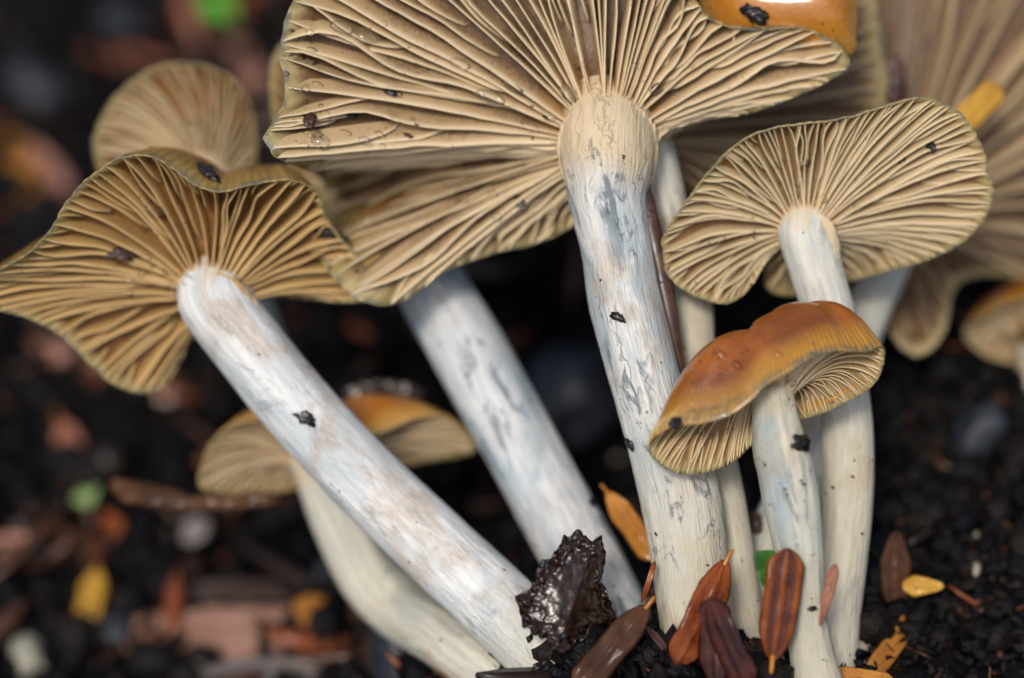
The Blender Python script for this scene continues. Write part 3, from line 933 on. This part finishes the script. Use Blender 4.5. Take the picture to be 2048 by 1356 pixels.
def needle(label, p1, p2, w_px, mat, group=None, bend=0.0, turn=0.0, petiole=True, sink=0.0, name='needle', blunt=0.28, tip=0.14):
    """p1 = stalk end, p2 = tip, each (u, v, depth or None = lying on the ground)"""
    P = []
    for (u, v, d) in (p1, p2):
        if d is None:
            g, d = ground_hit(u, v)
            P.append((g + np.array([0, 0, 0.12]), d))
        else:
            P.append((unproj(u, v, d), d))
    A, B = P[0][0], P[1][0]
    w = w_px * pxcm((P[0][1] + P[1][1]) / 2) / 2
    ax = B - A
    L = np.linalg.norm(ax)
    ax /= L
    side = np.cross(ax, F_)
    side /= np.linalg.norm(side)
    nrm = np.cross(side, ax)
    if nrm @ F_ > 0:
        nrm = -nrm
    c, s = math.cos(turn), math.sin(turn)
    side, nrm = side * c + nrm * s, nrm * c - side * s
    prof = [(-1, 0.0), (-0.8, 0.12), (-0.42, 0.02), (-0.1, 0.02), (0, 0.09), (0.1, 0.02), (0.42, 0.02), (0.8, 0.12), (1, 0.0), (0.6, -0.22), (0, -0.18), (-0.6, -0.22)]
    n = 22
    V, UV = [], []
    for i in range(n):
        t = i / (n - 1)
        wt = min(1, (t / blunt + 0.06) ** 0.55 if t < blunt else 1) * min(1, ((1 - t) / tip + 0.02) ** 0.5 if t > 1 - tip else 1)
        cpos = A + ax * L * t + nrm * bend * L * 4 * t * (1 - t)
        for (x, z) in prof:
            wv = 1 + 0.07 * mnoise.noise(Vector((t * 5, x * 2, A[0] * 9))) + 0.04 * mnoise.noise(Vector((t * 14, x * 3, A[1] * 9)))
            tw = 0.25 * mnoise.noise(Vector((t * 2.2, A[0] * 5, A[1] * 5)))
            V.append(cpos + side * w * wt * wv * x + nrm * w * (wt * z + tw * x * wt + 0.12 * mnoise.noise(Vector((t * 6, x * 1.5, A[2] * 5)))))
            UV.append((x, t))
    m = len(prof)
    F = [(i * m + j, i * m + (j + 1) % m, (i + 1) * m + (j + 1) % m, (i + 1) * m + j) for i in range(n - 1) for j in range(m)]
    F += [tuple(range(m))[::-1], tuple((n - 1) * m + j for j in range(m))]
    root = thing(name, label, 'needle', A, group)
    new_obj('blade', V, F, mat, root, A, uv=UV)
    if petiole:
        V2, F2 = [], []
        pr = max(w * 0.13, 0.012)
        for i in range(5):
            t = i / 4
            cp = A - ax * (0.16 * t - 0.04) * max(1, w * 6) + nrm * 0.03 * t * t
            for j in range(6):
                an = j * math.pi / 3
                V2.append(cp + pr * (1.2 - 0.3 * t) * (math.cos(an) * side + math.sin(an) * nrm))
        F2 = [(i * 6 + j, i * 6 + (j + 1) % 6, (i + 1) * 6 + (j + 1) % 6, (i + 1) * 6 + j) for i in range(4) for j in range(6)] + [tuple(range(24, 30))]
        new_obj('stalk', V2, F2, M['n_orange'], root, A)
    return root


def slab(name, label, cat, outline, depth, thick, mat, tilt=(0, 0), rough=0.05, group=None, seed=0, na=72, nring=14, edge=0.9, steps=0.0):
    """a chip or leaf scrap: traced outline, its own thickness and uneven faces; tilt = depth change in cm per 100 px"""
    O = np.array(outline, float)
    cu, cv = O.mean(axis=0)
    oc = catmull(np.c_[O, np.zeros(len(O))], na, True)[:, :2]
    rr = np.random.default_rng(seed)
    jag = rr.normal(size=(na, 1)) * 0.05 * (rough > 0.02)
    jag = (jag + np.roll(jag, 1, axis=0) + np.roll(jag, -1, axis=0) * 0.5) / 2.5
    V, F = [], []
    for sgn in (-1, 1):
        for k in range(1, nring + 1):
            f = k / nring
            for j in range(na):
                u, v = (oc[j] - [cu, cv]) * f * (1 + jag[j] * f ** 4) + [cu, cv]
                d = depth + tilt[0] * (u - cu) / 100 + tilt[1] * (v - cv) / 100
                p = unproj(u, v, d)
                e = rough * (0.35 * fbm(p, 2.0, seed + 1.3, 3) + edge * f ** 4 * fbm(p, 9, seed + 2.3, 4)) - steps * max(0.0, (u - cu) * 0.94 + (v - cv) * 0.34 - 12) / 100
                p = p + F_ * (sgn * thick / 2 * (1 if f < 0.95 else 0.55) + e)
                V.append(p)
    n = nring * na
    for s0, flip in ((0, False), (n, True)):
        for k in range(nring - 1):
            for j in range(na):
                q = (s0 + k * na + j, s0 + k * na + (j + 1) % na, s0 + (k + 1) * na + (j + 1) % na, s0 + (k + 1) * na + j)
                F.append(q[::-1] if flip else q)
        F.append(tuple(s0 + j for j in range(na)) if flip else tuple(s0 + na - 1 - j for j in range(na)))
    for j in range(na):
        a, b = (nring - 1) * na + j, (nring - 1) * na + (j + 1) % na
        F.append((a, b, n + b, n + a))
    base = unproj(cu, cv, depth)
    return tag(new_obj(name, V, F, mat, base=base), label, cat, group)


def lump(name, label, cat, centre, r, mat, sub=3, flat=(1, 1, 1), rough=0.3, group=None, seed=0):
    V, F = ico(sub)
    V = np.array([v * (1 + rough * fbm(v, 1.3, seed + 2.2, 4)) for v in V]) * r * np.array(flat)
    V = V @ rot_rand().T + centre
    return tag(new_obj(name, V, F.tolist(), mat, base=centre, smooth=sub > 2), label, cat, group)


def ground_slab(name, label, cat, outline, thick, mat, up=0.12, **kw):
    O = np.array(outline, float)
    c = O.mean(axis=0)
    _, d = ground_hit(*c)
    _, d1 = ground_hit(c[0], c[1] - 20)
    _, d2 = ground_hit(c[0], c[1] + 20)
    return slab(name, label, cat, outline, d - up, thick, mat, tilt=(0, (d2 - d1) * 2.5 * 0.6), **kw)


# foreground needles, standing among the stem bases
needle('orange-red needle with two dark bands standing before the small glossy mushroom stem', (1545, 1318, 24.9), (1576, 1096, 24.85), 78, M['n_band'], turn=0.12, bend=0.02)
needle('smooth red-orange needle leaning on the thickest stem', (1452, 1122, 25.3), (1352, 1330, 25.15), 74, M['n_red'], turn=-0.25, bend=0.05)
needle('dark maroon curled needle in front of the smooth red-orange needle', (1420, 1195, 24.95), (1500, 1375, 24.85), 66, M['n_dark'], turn=0.5, bend=0.06, petiole=False)
needle('blackish folded needle tip beside the curled maroon needle', (1432, 1370, 25.05), (1428, 1196, 25.1), 72, M['n_dark'], turn=-0.5, petiole=False)
needle('slim reddish needle stuck on the small mushroom stem edge', (1640, 1252, 24.92), (1671, 1128, 24.95), 24, M['n_slim'], petiole=False, blunt=0.6)
needle('olive-brown needle slanting at the foot of the bark chip', (1295, 1212, 25.2), (1150, 1385, 25.0), 66, M['n_brown'], turn=0.2)
needle('orange needle with pale stalk wedged behind the thickest stem', (1215, 985, 27.0), (1310, 1120, 26.9), 50, M['n_orange'], turn=0.3)
needle('brown ridged needle standing in soil right of the stems', (1790, 1235, None), (1792, 1062, 27.0), 64, M['n_brown'], petiole=False, turn=0.1, tip=0.4)
needle('short yellow-orange needle tip beside the brown ridged needle', (1805, 1172, 26.75), (1888, 1172, 26.6), 44, M['n_yellow'], petiole=False, tip=0.7)
needle('orange needle with grit on it lying on the soil by the stems', (1720, 1385, None), (1838, 1230, None), 46, M['n_orange'], bend=0.02)
needle('orange needle lying flat at the foot of the small mushroom', (1650, 1345, 25.6), (1790, 1365, 25.6), 36, M['n_orange'])
needle('thin red stalk-like needle arching beside the thickest stem base', (1283, 1205, 25.6), (1310, 1122, 25.6), 12, M['n_red'], bend=0.12, petiole=False)
needle('thin maroon needle crossing below the bark chip', (1290, 1250, 25.5), (1372, 1345, 25.4), 18, M['n_dark'], petiole=False, bend=-0.05)
# blurred needles on the soil behind
needle('blurred orange-brown needle on the soil beyond the wavy cap', (20, 270, None), (80, 440, None), 52, M['n_orange'])
needle('blurred pinkish needle beside the orange-brown one', (55, 300, None), (135, 395, None), 48, M['n_pink'])
needle('pale pinkish needle under the drooping lobe of the wavy cap', (75, 700, None), (210, 765, None), 46, M['n_pink'])
needle('red needle lying under the pale pinkish needle', (180, 760, None), (400, 815, None), 44, M['n_red'])
needle('reddish needle with pale green tip', (120, 850, None), (182, 1020, None), 62, M['n_green_tip'])
needle('broad pale pink needle at the bare edge of the litter', (-40, 1120, None), (105, 1105, None), 74, M['n_pink'])
needle('yellow-brown needle standing upright in the litter', (195, 1150, None), (172, 1275, None), 52, M['n_yellow'])
needle('grey blurred needle behind the broad pale pink needle', (75, 1060, None), (195, 1130, None), 50, M['n_brown'])
needle('small red needle scrap by the dark twig', (185, 1040, None), (245, 1075, None), 44, M['n_red'])
needle('reddish needle near the bright green leaf', (440, 40, None), (560, -10, None), 50, M['n_red'])
needle('dull red needle behind the round blurred cap', (455, 90, None), (520, 190, None), 56, M['n_pink'])
needle('pink needle tip between the round blurred cap and the largest cap', (500, 210, None), (545, 260, None), 34, M['n_pink'])
needle('bright orange needle lying on the wide blurred gills', (1905, 265, 27.7), (2000, 170, 27.9), 56, M['n_yellow'])
needle('dark red needle hanging between two blurred caps', (1795, 110, 28.2), (1790, 215, 28.2), 36, M['n_dark'], petiole=False)

# chips, scraps and stones
slab('bark_chip', 'angular glossy black bark chip leaning on the stem bases', 'bark chip',
     [(1160, 1062), (1180, 1075), (1208, 1085), (1212, 1120), (1205, 1165), (1222, 1200), (1232, 1250), (1200, 1275), (1160, 1285), (1135, 1308), (1100, 1285), (1062, 1265), (1042, 1235), (1038, 1195), (1062, 1172), (1082, 1130), (1110, 1105), (1130, 1075)],
     25.4, 0.28, M['bark'], tilt=(0.05, -0.12), rough=0.09, seed=3, steps=-0.5, na=150, nring=30, edge=2.6)
slab('leaf_scrap', 'torn green leaf scrap behind the banded needle', 'leaf', [(1508, 1108), (1530, 1100), (1556, 1106), (1550, 1140), (1540, 1180), (1522, 1168), (1512, 1140)], 25.15, 0.03, M['leaf'], tilt=(0.2, 0), rough=0.02, seed=4)
ground_slab('leaf', 'small bright green leaf on the dark soil', 'leaf', [(400, -10), (440, -15), (462, 10), (465, 45), (445, 66), (420, 45), (403, 15)], 0.06, M['leaf_bright'], rough=0.02, seed=5, up=0.3)
ground_slab('wood_chip', 'broad reddish wood chip lying in the litter', 'wood chip', [(215, 1290), (260, 1240), (400, 1215), (560, 1210), (660, 1225), (690, 1270), (640, 1310), (480, 1320), (330, 1325), (240, 1322)], 0.3, M['wood_red'], rough=0.06, seed=6, up=0.35)
ground_slab('wood_chip', 'greyish wood chip under the broad reddish one', 'wood chip', [(420, 1330), (560, 1312), (690, 1320), (700, 1365), (560, 1385), (420, 1375)], 0.25, M['wood_grey'], rough=0.05, seed=7, up=0.3)
ground_slab('wood_chip', 'small orange chip at the end of the broad reddish wood chip', 'wood chip', [(590, 1200), (640, 1192), (668, 1225), (650, 1262), (605, 1250)], 0.2, M['n_orange'], rough=0.04, seed=8, up=0.75)
ground_slab('wood_chip', 'dark brown wood flake above the broad reddish chip', 'wood chip', [(300, 1190), (420, 1160), (560, 1165), (600, 1195), (470, 1208), (330, 1225)], 0.2, M['wood_dark'], rough=0.06, seed=9, up=0.35)
ground_slab('wood_chip', 'pale pinkish wood crumb below the dark twig', 'wood chip', [(362, 1050), (395, 1032), (420, 1042), (412, 1072), (382, 1090), (362, 1078)], 0.2, M['wood_grey'], rough=0.05, seed=10, up=0.3)
for i, (o, l, m) in enumerate([
        ([(230, 955), (330, 985), (430, 990), (540, 985), (560, 1005), (470, 1020), (340, 1015), (235, 1000)], 'dark wet twig piece below the low brown cap', 'n_brown'),
        ([(680, 780), (740, 760), (820, 765), (850, 790), (800, 812), (720, 818)], 'dark wet bark flake above the low brown cap', 'bark')]):
    slab('twig_piece' if i == 0 else 'bark_flake', l, 'twig' if i == 0 else 'bark chip', o, 28.3 + 0.6 * i, 0.3, M[m], rough=0.1, seed=20 + i)
for i, (u, v, r, l, m) in enumerate([
        (800, 1325, 0.40, 'blue-black pebble beside the bent cream stem', 'pebble'),
        (660, 1165, 0.33, 'blue-black pebble beyond the bent cream stem', 'pebble'),
        (60, 1320, 0.30, 'pale yellowish pebble at the edge of the litter', 'pebble_pale'),
        (1130, 800, 0.9, 'large smooth blue-black stone in the deep shade behind the thickest stem', 'pebble'),
        (75, 185, 0.45, 'blue-black clod on the far soil', 'pebble'),
        (250, 60, 0.42, 'grey-blue clod on the far soil near the green leaf', 'pebble'),
        (240, 1270, 0.3, 'blue-grey stone beside the broad reddish chip', 'pebble'),
        (1960, 880, 0.35, 'blue-black clod under the far tan cap', 'pebble')]):
    g, d = ground_hit(u, v)
    lump('pebble', l, 'stone', g + np.array([0, 0, r * 0.2]), r, M[m], flat=(1.2, 0.9, 0.75), seed=i)

# ---------------------------------------------------------------- grit and water drops on the mushrooms
bpy.context.view_layer.update()
dg = bpy.context.evaluated_depsgraph_get()


def hit(u, v):
    o = Vector(CAM * CM)
    dr = Vector(unproj(u, v, 26.0) - CAM).normalized()
    ok, loc, nor, *_ = scene.ray_cast(dg, o, dr)
    if nor.dot(dr) > 0:
        nor = -nor
    return np.array(loc) / CM, np.array(nor)


def oriented(V, n):
    x, y, z = frame_from(n)
    return V[:, :1] * x + V[:, 1:2] * y + V[:, 2:] * z


spots = []
for (u, v, r, m, l) in [
        (415, 350, 0.13, 'grit', 'black soil crumb on the rim of the wavy olive cap'),
        (620, 242, 0.10, 'grit_brown', 'brown soil fleck on the outer gills of the largest cap'),
        (782, 187, 0.065, 'grit', 'black speck midway along the gills of the largest cap'),
        (703, 231, 0.05, 'grit', 'tiny dark grain beside the brown fleck on the largest cap'),
        (816, 272, 0.04, 'grit_brown', 'tiny brown grain on a lower gill of the largest cap'),
        (1512, 28, 0.12, 'grit', 'shiny black bead on the torn edge of the largest cap'),
        (1600, 886, 0.11, 'grit', 'black crumb stuck to the small mushroom stem'),
        (1352, 845, 0.08, 'grit', 'black crumb under the rim of the glossy caramel cap'),
        (1515, 1046, 0.12, 'grit_brown', 'brown grain beside the small mushroom stem'),
        (612, 838, 0.09, 'grit', 'dark crumb on the long slanting white stem'),
        (1625, 1217, 0.04, 'grit', 'black dot low on the small mushroom stem'),
        (1260, 888, 0.06, 'grit', 'dark crumb on the edge of the thickest stem'),
        (1235, 634, 0.06, 'grit', 'black crumb halfway up the thickest stem'),
        (660, 470, 0.14, 'grit', 'wet black crumb on the torn fold of the largest cap'),
        (1860, 290, 0.06, 'grit', 'black speck on the right gills of the neat fan-like cap'),
        (1805, 318, 0.06, 'grit', 'dark speck on the middle gills of the neat fan-like cap'),
        (1183, 1005, 0.06, 'grit', 'black sliver on the blue-grey stem'),
        (1040, 402, 0.07, 'grit', 'dark grain in the groove under the largest cap'),
        (245, 510, 0.11, 'grit_brown', 'brown fleck among the gills of the wavy olive cap'),
        (1090, 1335, 0.12, 'grit', 'black splinter at the foot of the long slanting stem')]:
    spots.append((u, v, r, m, l, hit(u, v)))
drops = []
for (u, v, r, l) in [
        (1097, 229, 0.095, 'round clear water drop on the gills near the thickest stem'),
        (1140, 185, 0.15, 'larger water drop wedged between gills of the largest cap'),
        (735, 72, 0.14, 'flat water drop on the upper gills of the largest cap'),
        (640, 282, 0.10, 'small water bead on the lowest front gills of the largest cap'),
        (940, 322, 0.12, 'water bead on the fold under the largest cap'),
        (740, 440, 0.07, 'small water bead in the fold under the largest cap'),
        (395, 262, 0.16, 'water drop on the round blurred cap'),
        (353, 572, 0.09, 'water drop by the stem top of the wavy olive cap'),
        (285, 545, 0.06, 'small water drop on the gills of the wavy olive cap'),
        (1579, 1159, 0.05, 'tiny water drop on the banded needle'),
        (1582, 764, 0.05, 'tiny water drop under the glossy caramel cap')]:
    drops.append((u, v, r, l, hit(u, v)))
for i, (u, v, r, m, l, (p, n)) in enumerate(spots):
    V, F = ico(3)
    V = np.array([q * (1 + 0.75 * fbm(q, 1.9, i * 3.1, 5)) for q in V]) * r * np.array([1.3, 0.7, 0.45])
    V = oriented(V, n) + p + n * r * 0.2
    tag(new_obj('soil_crumb', V, F.tolist(), M[m], base=p), l, 'crumb')
for i, (u, v, r, l, (p, n)) in enumerate(drops):
    V, F = ico(4)
    V = np.array([q * (1 + 0.06 * fbm(q, 1.2, i * 2.3, 2)) for q in V]) * r * np.array([1.1, 0.95, 0.6])
    V = oriented(V, n) + p + n * r * 0.1
    tag(new_obj('water_drop', V, F.tolist(), M['water'], base=p), l, 'water drop')

# fine water beads on the caps: too small to tell apart
bead_boxes = [(570, 60, 660, 320, 40), (640, 320, 1060, 470, 50), (660, 40, 1100, 300, 26), (1100, 120, 1500, 180, 16), (220, 380, 420, 620, 34), (1440, 290, 1720, 420, 16), (1380, 700, 1700, 760, 8)]
BV, BF = ico(2)
VV, FF = [], []
off = 0
for (u0, v0, u1, v1, n_) in bead_boxes:
    for _ in range(n_):
        p, n = hit(rng.uniform(u0, u1), rng.uniform(v0, v1))
        film = _ % 3 == 0
        if film:
            n = n - F_ * 0.9
            n = n / np.linalg.norm(n)
        r = abs(rng.normal(0, 0.03)) + 0.025 if film else abs(rng.normal(0, 0.016)) + 0.010
        VV.append(oriented(BV * r * np.array([1.1 + rng.random(), 0.9, 0.28 if film else 0.6]), n) + p + n * r * 0.15)
        FF += [tuple(int(x) + off for x in f) for f in BF]
        off += len(BV)
o = new_obj('water_beads', np.concatenate(VV), FF, M['film'])
o['kind'] = 'stuff'
o['label'] = 'fine beads of water sprinkled over the wet gills'
o['category'] = 'water'

# soil specks clinging to stems and gills
SV, SF = ico(1)
VV, FF = [], []
off = 0
speck_boxes = [(1180, 420, 1420, 1300, 90), (1520, 900, 1660, 1340, 70), (450, 700, 1080, 1300, 60), (900, 650, 1250, 1200, 45), (1640, 600, 1740, 1300, 40), (560, 40, 1300, 330, 70), (150, 350, 620, 620, 30), (1350, 250, 1950, 550, 45), (1300, 660, 1760, 940, 20), (640, 350, 1100, 580, 40)]
for (u0, v0, u1, v1, n_) in speck_boxes:
    for _ in range(n_ // 4):
        cu, cv = rng.uniform(u0, u1), rng.uniform(v0, v1)
        for _c in range(rng.integers(1, 4)):
            p, n = hit(cu + rng.normal(0, 7), cv + rng.normal(0, 7))
            r = abs(rng.normal(0, 0.008)) + 0.004
            P = SV * (1 + rng.normal(0, 0.3, size=(len(SV), 1))) * r * np.array([1 + rng.random(), 0.8, 0.5])
            VV.append(oriented(P, n) + p)
            FF += [tuple(int(x) + off for x in f) for f in SF]
            off += len(SV)
o = new_obj('soil_specks', np.concatenate(VV), FF, M['grit_brown'])
o['kind'] = 'stuff'
o['label'] = 'tiny dark specks of soil clinging to stems and gills'
o['category'] = 'soil'
